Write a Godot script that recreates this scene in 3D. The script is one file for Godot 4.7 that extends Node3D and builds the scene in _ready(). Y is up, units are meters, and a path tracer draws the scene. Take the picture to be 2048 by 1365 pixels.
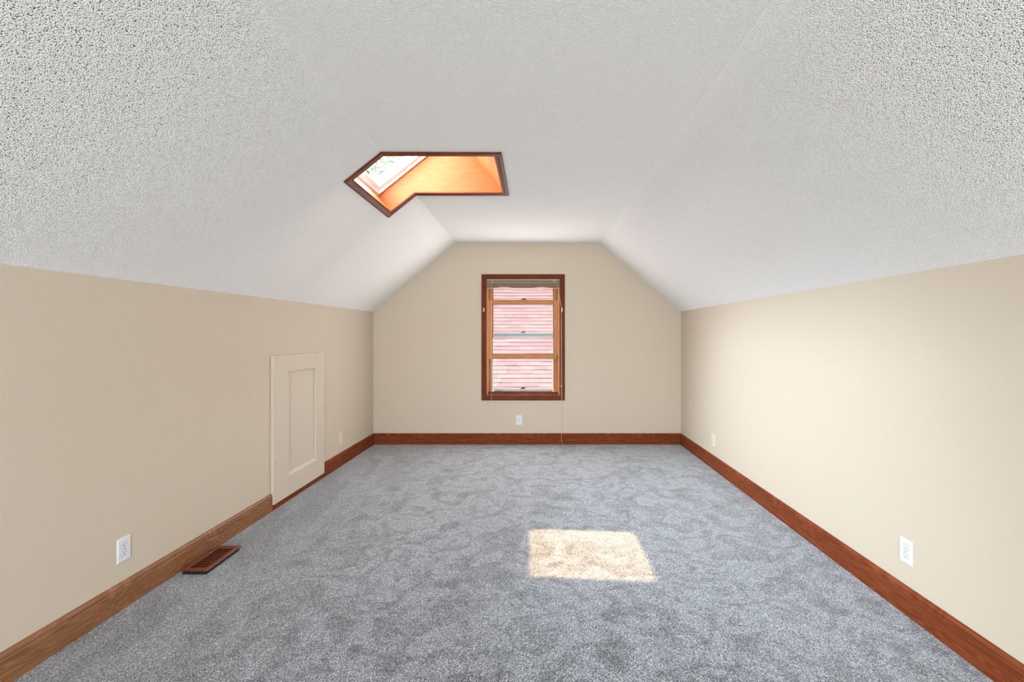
extends Node3D
# An empty attic bedroom: beige knee walls, popcorn vault, skylight in the left slope, window in the gable.
# Metres, y up, the camera looks along -z; d = -z is the depth into the room.

const BACK := 5.357
const FRONT := -4.0          # the room goes on behind the camera
const EYE := 1.304
const FOCAL := 900.0
var rng := RandomNumberGenerator.new()
var mats := {}

# ---------- the slightly out-of-square shell ----------
func xl(d: float) -> float: return -1.917 - 0.01573 * (BACK - d)
func yl(d: float) -> float: return 1.577 - 0.0027 * (BACK - d)
func xc(d: float) -> float: return -0.940 + 0.0085 * (BACK - d)
func xd(d: float) -> float: return 0.774 - 0.001 * (BACK - d)
func xr(d: float) -> float: return 1.744 - 0.001 * (BACK - d)
func yr(d: float) -> float: return 1.583 + 0.002 * (BACK - d)
const YC := 2.399
const YD := 2.393

func _ready() -> void:
	rng.seed = 7
	_camera_and_light()
	_materials()
	_shell()
	_baseboards()
	_window()
	_rear_window()
	_skylight()
	_outside()
	_access_panel()
	_outlets()
	_register()
	_shade()

# ================= camera, sky, sun, daylight =================
func _camera_and_light() -> void:
	var cam := Camera3D.new()
	cam.name = "camera"
	cam.position = Vector3(0, EYE, 0)
	cam.near = 0.05
	cam.far = 200.0
	cam.projection = Camera3D.PROJECTION_FRUSTUM
	cam.size = 2.0 * 0.05 * 682.5 / FOCAL
	cam.frustum_offset = Vector2(-45.0 / FOCAL, -12.5 / FOCAL) * 0.05
	add_child(cam)
	cam.current = true

	var env := Environment.new()
	env.background_mode = Environment.BG_SKY
	var sky := Sky.new()
	var sm := ProceduralSkyMaterial.new()
	sm.sky_top_color = Color(0.78, 0.88, 0.96)
	sm.sky_horizon_color = Color(0.90, 0.95, 0.97)
	sm.ground_horizon_color = Color(0.62, 0.64, 0.62)
	sm.ground_bottom_color = Color(0.42, 0.43, 0.40)
	sm.sky_curve = 0.2
	sm.sky_energy_multiplier = 1.0
	sky.sky_material = sm
	env.sky = sky
	env.background_energy_multiplier = 0.95
	env.tonemap_mode = Environment.TONE_MAPPER_LINEAR
	env.tonemap_exposure = 1.80
	env.sdfgi_enabled = true
	env.ssao_enabled = true
	env.ssil_enabled = true
	var we := WorldEnvironment.new()
	we.name = "environment"
	we.environment = env
	add_child(we)

	var sun := DirectionalLight3D.new()
	sun.name = "sun"
	sun.light_color = Color(1.0, 0.82, 0.60)
	sun.light_energy = 2.2
	sun.light_angular_distance = 0.9
	sun.shadow_enabled = true
	add_child(sun)
	sun.look_at_from_position(Vector3.ZERO, Vector3(0.470, -1.0, 0.149), Vector3.FORWARD)

	# soft daylight: the hazy glow of the sky round the sun before the skylight, the gable window, the window of the opposite gable
	var mid := sk(0.38, 0.06, -3.0925)
	var glow := Vector3(-0.77, 0.63, 0.0).normalized()
	_daylight("skylight_daylight", mid + glow * 1.9, glow.cross(Vector3.UP).normalized(), glow, Vector2(2.2, 1.6), 17.5, Color(0.89, 0.955, 1.0))
	_daylight("skylight_sky", sk(0.3815, 0.070, -3.0925), SU, SN, Vector2(0.64, 0.59), 5.0, Color(0.95, 0.98, 1.0))
	_daylight("window_daylight", Vector3(-0.135, 1.22, -BACK - 0.034), Vector3.RIGHT, Vector3(0, 0, -1), Vector2(0.78, 1.22), 1.6, Color(1.0, 0.97, 0.97))
	_daylight("rear_window_daylight", Vector3(-0.08, 1.36, -FRONT + 0.005), Vector3.LEFT, Vector3(0, 0, 1), Vector2(1.34, 1.14), 8.6, Color(0.965, 0.985, 1.0))

func _daylight(called: String, at: Vector3, along: Vector3, outward: Vector3, size: Vector2, energy: float, tint: Color) -> void:
	var l := AreaLight3D.new()
	l.name = called
	l.area_size = size
	l.area_normalize_energy = false
	l.light_energy = energy
	l.light_color = tint
	l.area_range = 30.0
	l.shadow_enabled = true
	l.transform = Transform3D(Basis(along, outward.cross(along), outward), at)   # shines along -outward
	add_child(l)

# ================= materials =================
func _img(w: int, h: int, bytes: PackedByteArray) -> ImageTexture:
	var im := Image.create_from_data(w, h, false, Image.FORMAT_RGB8, bytes)
	return ImageTexture.create_from_image(im)

func _noise(w: int, h: int, freq: float, sd: int, octaves := 3, kind := FastNoiseLite.TYPE_SIMPLEX_SMOOTH) -> PackedByteArray:
	var n := FastNoiseLite.new()
	n.noise_type = kind
	n.seed = sd
	n.frequency = freq
	n.fractal_octaves = octaves
	return n.get_seamless_image(w, h).get_data()

func _stretched(w: int, h: int, squeeze: int, freq: float, sd: int, octaves := 3) -> PackedByteArray:
	var n := FastNoiseLite.new()
	n.noise_type = FastNoiseLite.TYPE_SIMPLEX_SMOOTH
	n.seed = sd
	n.frequency = freq
	n.fractal_octaves = octaves
	var im := n.get_seamless_image(w / squeeze, h)
	im.resize(w, h, Image.INTERPOLATE_CUBIC)
	return im.get_data()

func _wood(dark: Color, light: Color, rings: float, warp: float, sd: int) -> ImageTexture:
	var w := 1024
	var h := 256
	var n1 := _stretched(w, h, 8, 0.012, sd, 2)
	var n2 := _stretched(w, h, 32, 0.22, sd + 5, 3)
	var n3 := _stretched(w, h, 8, 0.02, sd + 9, 3)
	var out := PackedByteArray()
	out.resize(w * h * 3)
	for y in h:
		for x in w:
			var i := y * w + x
			var s := 0.5 + 0.5 * sin(TAU * (rings * y / h + warp * n1[i] / 255.0))
			var g := n2[i] / 255.0
			var t := 0.40 * s * s + 0.34 * g + 0.26 * n3[i] / 255.0
			t = clampf((t - 0.12) * 1.35, 0.0, 1.0)
			if g < 0.27:
				t *= 0.72
			var c := dark.lerp(light, t)
			out[i * 3] = int(c.r * 255.0)
			out[i * 3 + 1] = int(c.g * 255.0)
			out[i * 3 + 2] = int(c.b * 255.0)
	return _img(w, h, out)

func _mat(called: String, c: Color, rough := 0.6, spec := 0.5) -> StandardMaterial3D:
	var m := StandardMaterial3D.new()
	m.resource_name = called
	m.albedo_color = c
	m.roughness = rough
	m.metallic_specular = spec
	mats[called] = m
	return m

func _wood_mat(called: String, tex: ImageTexture, rough: float, spec: float, repeat_u: float, repeat_v: float) -> StandardMaterial3D:
	var m := _mat(called, Color.WHITE, rough, spec)
	m.albedo_texture = tex
	m.uv1_scale = Vector3(1.0 / repeat_u, 1.0 / repeat_v, 1.0)
	return m

func _c(r: int, g: int, b: int) -> Color:
	return Color(r / 255.0, g / 255.0, b / 255.0)

func _materials() -> void:
	var red := _wood(_c(106, 50, 27), _c(148, 82, 50), 5.0, 5.0, 11)
	_wood_mat("stained_wood", red, 0.5, 0.18, 1.3, 0.16)
	_wood_mat("casing_wood", _wood(_c(92, 43, 25), _c(126, 66, 40), 3.0, 2.0, 17), 0.5, 0.25, 0.9, 0.11)
	_wood_mat("walnut_wood", _wood(_c(112, 70, 42), _c(172, 124, 86), 4.0, 9.0, 31), 0.45, 0.45, 1.25, 0.17)
	_wood_mat("golden_oak", _wood(_c(168, 104, 50), _c(206, 146, 84), 6.0, 3.0, 51), 0.45, 0.45, 0.8, 0.10)
	_wood_mat("shaft_plywood", _wood(_c(134, 65, 14), _c(146, 76, 20), 3.0, 3.0, 71), 0.6, 0.4, 1.2, 0.5)
	_wood_mat("register_wood", _wood(_c(92, 36, 18), _c(132, 62, 34), 5.0, 4.0, 91), 0.3, 0.5, 0.4, 0.05)
	_wood_mat("trunk_bark", _wood(_c(70, 58, 48), _c(120, 104, 88), 9.0, 4.0, 101), 0.9, 0.3, 1.0, 0.5)

	# wall paint with a faint roller nap
	var wall := _mat("wall_paint", _c(211, 199, 181), 0.75, 0.35)
	var nt := NoiseTexture2D.new()
	nt.width = 512
	nt.height = 512
	nt.seamless = true
	var fn := FastNoiseLite.new()
	fn.noise_type = FastNoiseLite.TYPE_SIMPLEX_SMOOTH
	fn.frequency = 0.05
	fn.fractal_octaves = 3
	fn.seed = 3
	nt.noise = fn
	wall.heightmap_enabled = true
	wall.heightmap_texture = nt
	wall.heightmap_scale = 0.03
	wall.uv1_triplanar = true
	wall.uv1_world_triplanar = true
	wall.uv1_scale = Vector3(2.2, 2.2, 2.2)
	_mat("panel_paint", _c(212, 201, 184), 0.6, 0.4)

	var ceil_m := _mat("popcorn_paint", _c(246, 246, 245), 0.95, 0.2)
	ceil_m.heightmap_enabled = true
	ceil_m.heightmap_texture = nt
	ceil_m.heightmap_scale = 0.2
	ceil_m.uv1_triplanar = true
	ceil_m.uv1_world_triplanar = true
	ceil_m.uv1_scale = Vector3(3, 3, 3)
	_mat("popcorn_grain", _c(250, 250, 249), 0.95, 0.2).vertex_color_use_as_albedo = true

	_carpet()

	_mat("white_plastic", _c(232, 235, 240), 0.35, 0.5)
	_mat("ivory_plastic", _c(228, 219, 203), 0.4, 0.5)
	_mat("dark_slot", _c(26, 24, 23), 0.6, 0.4)
	_mat("black_metal", _c(30, 27, 28), 0.4, 0.5)
	var steel := _mat("steel", _c(170, 168, 162), 0.35, 0.5)
	steel.metallic = 0.9
	_mat("white_frame", _c(240, 242, 243), 0.4, 0.5)
	var alu := _mat("aluminium", _c(150, 160, 164), 0.4, 0.5)
	alu.metallic = 0.4
	_mat("gasket", _c(70, 84, 90), 0.6, 0.4)
	_mat("cord", _c(222, 205, 182), 0.8, 0.3)
	_wood_mat("shade_weave", _wood(_c(112, 96, 80), _c(150, 134, 116), 24.0, 1.0, 121), 0.8, 0.3, 0.5, 0.06)
	_mat("shade_slat", _c(176, 160, 144), 0.6, 0.4)
	var glass := _mat("window_glass", Color(0.92, 0.97, 0.97, 0.04), 0.02, 0.04)
	glass.transparency = BaseMaterial3D.TRANSPARENCY_ALPHA
	glass.specular_mode = BaseMaterial3D.SPECULAR_DISABLED
	for k in 4:
		_mat("shingle_%d" % k, [_c(160, 132, 143), _c(164, 137, 147), _c(156, 127, 139), _c(167, 141, 150)][k], 0.9, 0.2)
	_mat("siding", _c(206, 204, 198), 0.7, 0.3)
	_mat("roof_felt", _c(120, 84, 86), 0.9, 0.2)
	_mat("roof_outer", _c(96, 92, 90), 0.9, 0.2)
	_mat("lawn", _c(96, 118, 66), 0.95, 0.2)
	var leaf := _mat("leaf", _c(176, 196, 160), 0.6, 0.4)
	leaf.backlight_enabled = true
	leaf.backlight = Color(0.35, 0.45, 0.15)

func _carpet() -> void:
	# cut-pile: salt-and-pepper fibres, with footprints and vacuum strokes where the pile is brushed another way
	var s := 2048
	var size := 4.4
	var warp := _noise(512, 512, 0.018, 5, 2)
	var big := FastNoiseLite.new()
	big.noise_type = FastNoiseLite.TYPE_SIMPLEX_SMOOTH
	big.seed = 21
	big.frequency = 1.0
	big.fractal_octaves = 2
	var out := PackedByteArray()
	out.resize(s * s * 3)
	# brushed patches on a coarse grid, read back with bilinear filtering
	var q := 512
	var nap := Image.create(q, q, false, Image.FORMAT_L8)
	for y in q:
		for x in q:
			var wx := x * size / q
			var wz := y * size / q
			var a := warp[y * q + x] / 255.0 - 0.5
			var b := warp[((y + 190) % q) * q + (x + 77) % q] / 255.0 - 0.5
			var p := big.get_noise_2d((wx + a * 0.6) * 2.3, (wz + b * 0.6) * 3.4)
			var p2 := big.get_noise_2d((wx + b * 0.3) * 5.5 + 40.0, (wz + a * 0.3) * 7.5)
			var st := big.get_noise_2d((wx - wz * 0.18 + a * 0.15) * 4.5 + 90.0, wz * 0.7)
			var v := 0.52 * smoothstep(0.10, 0.30, p) + 0.48 * smoothstep(0.14, 0.30, p2)
			# strokes run along the left wall (x = 0 of the texture is the left wall)
			var side := 1.0 - smoothstep(0.25, 1.2, wx)
			v = lerpf(v, 0.35 + 0.65 * smoothstep(-0.2, 0.2, st), 0.75 * side)
			nap.set_pixel(x, y, Color(1, 1, 1) * (1.0 - 0.46 * v))
	nap.resize(s, s, Image.INTERPOLATE_BILINEAR)
	var nb := nap.get_data()
	var r := RandomNumberGenerator.new()
	r.seed = 99
	var prev := PackedFloat32Array()
	prev.resize(s)
	for y in s:
		var last := 0.0
		for x in s:
			var i := y * s + x
			var n := r.randf() + r.randf() - 1.0
			var f := n * 0.95 + prev[x] * 0.34
			last = n
			prev[x] = n
			var k := nb[i] / 255.0
			var base := 56.0 + 80.0 * k
			var v := clampf(base + f * 118.0, 18.0, 240.0)
			out[i * 3] = int(v * 0.953)
			out[i * 3 + 1] = int(v * 0.985)
			out[i * 3 + 2] = int(minf(v * 1.038, 255.0))
	var m := _mat("carpet", Color.WHITE, 0.95, 0.15)
	m.albedo_texture = _img(s, s, out)
	m.rim_enabled = true
	m.rim = 1.0
	m.rim_tint = 0.0
	m.heightmap_enabled = true
	m.heightmap_texture = m.albedo_texture
	m.heightmap_scale = 0.15
	m.uv1_scale = Vector3(1.0 / size, 1.0 / size, 1)
	m.uv1_offset = Vector3(0.46, 0.1, 0)

# ================= mesh helpers =================
func begin() -> SurfaceTool:
	var st := SurfaceTool.new()
	st.begin(Mesh.PRIMITIVE_TRIANGLES)
	st.set_smooth_group(-1)
	return st

func tri(st: SurfaceTool, a: Vector3, b: Vector3, c: Vector3, ua := Vector2.ZERO, ub := Vector2.ZERO, uc := Vector2.ZERO) -> void:
	# given counter-clockwise seen from outside; Godot's front faces run clockwise
	st.set_uv(ua)
	st.add_vertex(a)
	st.set_uv(uc)
	st.add_vertex(c)
	st.set_uv(ub)
	st.add_vertex(b)

func quad(st: SurfaceTool, a: Vector3, b: Vector3, c: Vector3, d: Vector3, uo := Vector2.ZERO) -> void:
	# u runs along the longer side of the quad, in metres
	var e1 := b - a
	var e2 := d - a
	var l1 := e1.length()
	var l2 := e2.length()
	var uv := [Vector2(0, 0), Vector2(l1, 0), Vector2(l1, l2), Vector2(0, l2)]
	if l2 > l1:
		uv = [Vector2(0, 0), Vector2(0, l1), Vector2(l2, l1), Vector2(l2, 0)]
	tri(st, a, b, c, uv[0] + uo, uv[1] + uo, uv[2] + uo)
	tri(st, a, c, d, uv[0] + uo, uv[2] + uo, uv[3] + uo)

func mesh_of(st: SurfaceTool) -> ArrayMesh:
	st.generate_normals()
	return st.commit()

func part(called: String, st: SurfaceTool, m: Material, parent: Node3D) -> MeshInstance3D:
	return inst(called, mesh_of(st), m, parent)

func inst(called: String, mesh: Mesh, m: Material, parent: Node3D) -> MeshInstance3D:
	var o := MeshInstance3D.new()
	o.name = called
	o.mesh = mesh
	o.material_override = m
	parent.add_child(o, true)
	return o

func thing(called: String, label: String, category: String, at := Vector3.ZERO, turn := 0.0, kind := "", group := "") -> Node3D:
	var o := Node3D.new()
	o.name = called
	o.position = at
	o.rotation.y = turn
	add_child(o, true)
	tag(o, label, category, kind, group)
	return o

func tag(o: Node3D, label: String, category: String, kind := "", group := "") -> void:
	o.set_meta("label", label)
	o.set_meta("category", category)
	if kind:
		o.set_meta("kind", kind)
	if group:
		o.set_meta("group", group)

func cbox(st: SurfaceTool, c: Vector3, s: Vector3, bevel := 0.0, basis := Basis()) -> void:
	# a box with chamfered edges
	var h := s * 0.5
	var b := minf(bevel, minf(h.x, minf(h.y, h.z)) * 0.9)
	var uo := Vector2(rng.randf(), rng.randf())
	var P := func(x: float, y: float, z: float) -> Vector3: return c + basis * Vector3(x, y, z)
	var i := h - Vector3.ONE * b
	# faces
	for sgn in [-1.0, 1.0]:
		_face(st, [P.call(sgn * h.x, -i.y, -i.z), P.call(sgn * h.x, i.y, -i.z), P.call(sgn * h.x, i.y, i.z), P.call(sgn * h.x, -i.y, i.z)], c, uo)
		_face(st, [P.call(-i.x, sgn * h.y, -i.z), P.call(i.x, sgn * h.y, -i.z), P.call(i.x, sgn * h.y, i.z), P.call(-i.x, sgn * h.y, i.z)], c, uo)
		_face(st, [P.call(-i.x, -i.y, sgn * h.z), P.call(i.x, -i.y, sgn * h.z), P.call(i.x, i.y, sgn * h.z), P.call(-i.x, i.y, sgn * h.z)], c, uo)
	if b <= 0.0:
		return
	for p in [-1.0, 1.0]:
		for q in [-1.0, 1.0]:
			_face(st, [P.call(-i.x, p * h.y, q * i.z), P.call(i.x, p * h.y, q * i.z), P.call(i.x, p * i.y, q * h.z), P.call(-i.x, p * i.y, q * h.z)], c, uo)
			_face(st, [P.call(p * h.x, -i.y, q * i.z), P.call(p * h.x, i.y, q * i.z), P.call(p * i.x, i.y, q * h.z), P.call(p * i.x, -i.y, q * h.z)], c, uo)
			_face(st, [P.call(p * h.x, q * i.y, -i.z), P.call(p * h.x, q * i.y, i.z), P.call(p * i.x, q * h.y, i.z), P.call(p * i.x, q * h.y, -i.z)], c, uo)
			for r in [-1.0, 1.0]:
				var t3 := [P.call(p * h.x, q * i.y, r * i.z), P.call(p * i.x, q * h.y, r * i.z), P.call(p * i.x, q * i.y, r * h.z)]
				var n: Vector3 = (t3[1] - t3[0]).cross(t3[2] - t3[0])
				if n.dot((t3[0] + t3[1] + t3[2]) / 3.0 - c) > 0:
					tri(st, t3[0], t3[1], t3[2], uo, uo, uo)
				else:
					tri(st, t3[0], t3[2], t3[1], uo, uo, uo)

func _face(st: SurfaceTool, p: Array, c: Vector3, uo: Vector2) -> void:
	var n: Vector3 = (p[1] - p[0]).cross(p[2] - p[0])
	if n.dot((p[0] + p[2]) * 0.5 - c) >= 0:
		quad(st, p[0], p[1], p[2], p[3], uo)
	else:
		quad(st, p[3], p[2], p[1], p[0], uo)

func prism(st: SurfaceTool, poly: PackedVector2Array, to3: Callable, uo := Vector2.ZERO) -> void:
	# poly (any turn) pushed from to3(p, 0) to to3(p, 1)
	var tris := Geometry2D.triangulate_polygon(poly)
	var n := poly.size()
	var mid := Vector3.ZERO
	for p in poly:
		mid += to3.call(p, 0.0) + to3.call(p, 1.0)
	mid /= 2.0 * n
	for e in [0.0, 1.0]:
		var away: Vector3 = to3.call(poly[0], e) - to3.call(poly[0], 1.0 - e)
		for k in range(0, tris.size(), 3):
			var a: Vector3 = to3.call(poly[tris[k]], e)
			var b: Vector3 = to3.call(poly[tris[k + 1]], e)
			var c: Vector3 = to3.call(poly[tris[k + 2]], e)
			if (b - a).cross(c - a).dot(away) > 0:
				tri(st, a, b, c, poly[tris[k]] + uo, poly[tris[k + 1]] + uo, poly[tris[k + 2]] + uo)
			else:
				tri(st, a, c, b, poly[tris[k]] + uo, poly[tris[k + 2]] + uo, poly[tris[k + 1]] + uo)
	var turn := 0.0
	for k in n:
		turn += poly[k].cross(poly[(k + 1) % n])
	for k in n:
		var p0 := poly[k]
		var p1 := poly[(k + 1) % n]
		var a: Vector3 = to3.call(p0, 0.0)
		var b: Vector3 = to3.call(p1, 0.0)
		var c: Vector3 = to3.call(p1, 1.0)
		var d: Vector3 = to3.call(p0, 1.0)
		# outward of an edge: its right-hand side when the polygon turns left
		var out2 := Vector2(p1.y - p0.y, p0.x - p1.x) * signf(turn)
		var m2 := (p0 + p1) * 0.5
		var outward: Vector3 = to3.call(m2 + out2.normalized() * 0.001, 0.5) - to3.call(m2, 0.5)
		if (b - a).cross(d - a).dot(outward) > 0:
			quad(st, a, b, c, d, uo)
		else:
			quad(st, d, c, b, a, uo)

func moulding(st: SurfaceTool, prof: PackedVector2Array, a: Vector3, b: Vector3, across: Vector3, out: Vector3, ma := 0.0, mb := 0.0, qa := 0.0, qb := 0.0) -> void:
	# a profile (x across, y out) run from a to b; the ends are cut by ma/mb per metre across and qa/qb per metre out
	var dir := (b - a).normalized()
	var uo := Vector2(rng.randf() * 3.0, rng.randf() * 0.5)
	var to3 := func(p: Vector2, e: float) -> Vector3:
		var end := a.lerp(b, e)
		var cut := (ma * p.x + qa * p.y) * (1.0 - e) + (mb * p.x + qb * p.y) * e
		return end + across * p.x + out * p.y + dir * cut
	prism(st, prof, to3, uo)

func tube(st: SurfaceTool, pts: Array, r: float, sides := 6) -> void:
	st.set_smooth_group(1)
	var rings := []
	for k in pts.size():
		var f: Vector3 = (pts[mini(k + 1, pts.size() - 1)] - pts[maxi(k - 1, 0)]).normalized()
		var s := f.cross(Vector3(0.31, 0.2, 0.93)).normalized()
		var t := f.cross(s)
		var ring := []
		for j in sides:
			var an := TAU * j / sides
			ring.append(pts[k] + (s * cos(an) + t * sin(an)) * r)
		rings.append(ring)
	for k in pts.size() - 1:
		for j in sides:
			var j2 := (j + 1) % sides
			tri(st, rings[k][j], rings[k][j2], rings[k + 1][j2])
			tri(st, rings[k][j], rings[k + 1][j2], rings[k + 1][j])
	for j in range(1, sides - 1):
		tri(st, rings[0][0], rings[0][j + 1], rings[0][j])
		tri(st, rings[-1][0], rings[-1][j], rings[-1][j + 1])

func lathe(st: SurfaceTool, prof: Array, at: Vector3, axis: Vector3, sides := 10) -> void:
	# prof: [radius, height] pairs from base to tip
	var s := axis.cross(Vector3(0.3, 0.87, 0.4)).normalized()
	var t := axis.cross(s)
	for k in prof.size() - 1:
		for j in sides:
			var a0 := TAU * j / sides
			var a1 := TAU * (j + 1) / sides
			var d0 := s * cos(a0) + t * sin(a0)
			var d1 := s * cos(a1) + t * sin(a1)
			var p0: Vector3 = at + axis * prof[k][1] + d0 * prof[k][0]
			var p1: Vector3 = at + axis * prof[k][1] + d1 * prof[k][0]
			var p2: Vector3 = at + axis * prof[k + 1][1] + d1 * prof[k + 1][0]
			var p3: Vector3 = at + axis * prof[k + 1][1] + d0 * prof[k + 1][0]
			if prof[k][0] > 0.0:
				tri(st, p0, p1, p2)
			if prof[k + 1][0] > 0.0:
				tri(st, p0, p2, p3)

# ================= room shell =================
func _slab(st: SurfaceTool, d0: float, d1: float, pa: Callable, pb: Callable, out: Vector3, thick: float) -> void:
	# a sheet between the lines pa(d) and pb(d), given a thickness outwards
	var z := func(p: Callable, d: float) -> Vector3:
		var v: Vector2 = p.call(d)
		return Vector3(v.x, v.y, -d)
	var q := [z.call(pa, d0), z.call(pb, d0), z.call(pb, d1), z.call(pa, d1)]
	var c: Vector3 = (q[0] + q[1] + q[2] + q[3]) * 0.25 + out * thick * 0.5
	var w := []
	for v in q:
		w.append(v + out * thick)
	_face(st, [q[0], q[1], q[2], q[3]], c, Vector2.ZERO)
	_face(st, [w[0], w[1], w[2], w[3]], c, Vector2.ZERO)
	for k in 4:
		var k2 := (k + 1) % 4
		_face(st, [q[k], q[k2], w[k2], w[k]], c, Vector2.ZERO)

const HOLE_NEAR := 2.735
const HOLE_FAR := 3.450
const HOLE_X := -1.105
const HOLE_X2 := -0.245

func slope_point(d: float, x: float) -> Vector2:
	var t := (x - xl(d)) / (xc(d) - xl(d))
	return Vector2(x, lerpf(yl(d), YC, t))

func _shell() -> void:
	# floor
	var st := begin()
	st.set_smooth_group(-1)
	var to3 := func(p: Vector2, e: float) -> Vector3: return Vector3(p.x, -0.2 * e, p.y)
	prism(st, PackedVector2Array([Vector2(-2.15, -BACK - 0.14), Vector2(1.9, -BACK - 0.14), Vector2(1.9, 4.14), Vector2(-2.25, 4.14)]), to3)
	var fl := part("floor", st, mats.carpet, self)
	tag(fl, "grey cut-pile carpet with brushed footprints across the whole floor", "carpet", "structure")

	# knee walls
	st = begin()
	_slab(st, FRONT, BACK, func(d: float) -> Vector2: return Vector2(xl(d), -0.02), func(d: float) -> Vector2: return Vector2(xl(d), yl(d)), Vector3.LEFT, 0.12)
	tag(part("wall_left", st, mats.wall_paint, self), "low beige knee wall on the left holding the access panel", "wall", "structure")
	st = begin()
	_slab(st, FRONT, BACK, func(d: float) -> Vector2: return Vector2(xr(d), -0.02), func(d: float) -> Vector2: return Vector2(xr(d), yr(d)), Vector3.RIGHT, 0.12)
	tag(part("wall_right", st, mats.wall_paint, self), "low beige knee wall on the right washed by skylight", "wall", "structure")

	# gable walls
	var section := func(d: float) -> PackedVector2Array: return PackedVector2Array([Vector2(xl(d) - 0.12, -0.2), Vector2(xr(d) + 0.12, -0.2), Vector2(xr(d) + 0.12, yr(d) - 0.05), Vector2(xr(d), yr(d)), Vector2(xd(d), YD), Vector2(xd(d), YD + 0.12), Vector2(xc(d), YC + 0.12), Vector2(xc(d), YC), Vector2(xl(d), yl(d)), Vector2(xl(d) - 0.12, yl(d) - 0.05)])
	st = begin()
	var sec: PackedVector2Array = section.call(BACK)
	_gable(st, sec, WX0, WX1, WY0, WY1, -BACK, -BACK - 0.14)
	tag(part("wall_back", st, mats.wall_paint, self), "beige gable wall with the small wooden window", "wall", "structure")
	st = begin()
	sec = section.call(FRONT)
	_gable(st, sec, -0.83, 0.67, 0.71, 2.01, -FRONT, -FRONT + 0.14)
	tag(part("wall_front", st, mats.wall_paint, self), "beige gable wall behind the camera", "wall", "structure")

	# ceiling: two slopes and a flat, with the bent skylight opening
	var ce := thing("ceiling", "off-white popcorn ceiling of two slopes and a flat strip", "ceiling", Vector3.ZERO, 0.0, "structure")
	var nl := Vector3(-0.626, 0.78, 0)
	var nr := Vector3(0.64, 0.768, 0)
	var low := func(d: float) -> Vector2: return Vector2(xl(d), yl(d))
	var crease := func(d: float) -> Vector2: return Vector2(xc(d), YC)
	var hole := func(d: float) -> Vector2: return slope_point(d, HOLE_X)
	var hole2 := func(d: float) -> Vector2: return Vector2(HOLE_X2, lerpf(YC, YD, (HOLE_X2 - xc(d)) / (xd(d) - xc(d))))
	var crease2 := func(d: float) -> Vector2: return Vector2(xd(d), YD)
	st = begin()
	_slab(st, FRONT, HOLE_NEAR, low, crease, nl, 0.02)
	_slab(st, HOLE_FAR, BACK, low, crease, nl, 0.02)
	_slab(st, HOLE_NEAR, HOLE_FAR, low, hole, nl, 0.02)
	part("left_slope", st, mats.popcorn_paint, ce)
	st = begin()
	_slab(st, FRONT, HOLE_NEAR, crease, crease2, Vector3.UP, 0.02)
	_slab(st, HOLE_FAR, BACK, crease, crease2, Vector3.UP, 0.02)
	_slab(st, HOLE_NEAR, HOLE_FAR, hole2, crease2, Vector3.UP, 0.02)
	part("flat_strip", st, mats.popcorn_paint, ce)
	st = begin()
	_slab(st, FRONT, BACK, crease2, func(d: float) -> Vector2: return Vector2(xr(d), yr(d)), nr, 0.02)
	part("right_slope", st, mats.popcorn_paint, ce)
	_popcorn(ce)

	# the roof outside, so that daylight enters only through the openings
	var rf := thing("roof", "weathered roof over the attic outside", "roof", Vector3.ZERO, 0.0, "structure")
	st = begin()
	var s0 := -1.5   # along the slope from the skylight's lower edge
	var s1 := 1.62
	for r in [[s0, s1, -4.3, 2.75], [s0, s1, 3.47, BACK + 0.35], [s0, -0.02, 2.75, 3.47], [0.785, s1, 2.75, 3.47]]:
		var pa: Vector3 = sk(r[0], 0.07, 0)
		var pb: Vector3 = sk(r[1], 0.07, 0)
		_slab(st, r[2], r[3], func(_d: float) -> Vector2: return Vector2(pa.x, pa.y), func(_d: float) -> Vector2: return Vector2(pb.x, pb.y), SN, 0.05)
	part("left_roof_plane", st, mats.roof_outer, rf)
	st = begin()
	var top: Vector3 = sk(s1, 0.07, 0)
	_slab(st, -4.3, BACK + 0.35, func(_d: float) -> Vector2: return Vector2(top.x, top.y), func(_d: float) -> Vector2: return Vector2(top.x + 2.5, top.y - 2.06), Vector3(0.64, 0.768, 0), 0.05)
	part("right_roof_plane", st, mats.roof_outer, rf)

func _gable(st: SurfaceTool, sec: PackedVector2Array, x0: float, x1: float, y0: float, y1: float, z0: float, z1: float) -> void:
	var to3 := func(p: Vector2, e: float) -> Vector3: return Vector3(p.x, p.y, lerpf(z0, z1, e))
	var B := 20.0
	for r in [[-B, x0, -B, B], [x1, B, -B, B], [x0, x1, -B, y0], [x0, x1, y1, B]]:
		var box := PackedVector2Array([Vector2(r[0], r[2]), Vector2(r[1], r[2]), Vector2(r[1], r[3]), Vector2(r[0], r[3])])
		for piece in Geometry2D.intersect_polygons(sec, box):
			prism(st, piece, to3)

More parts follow.
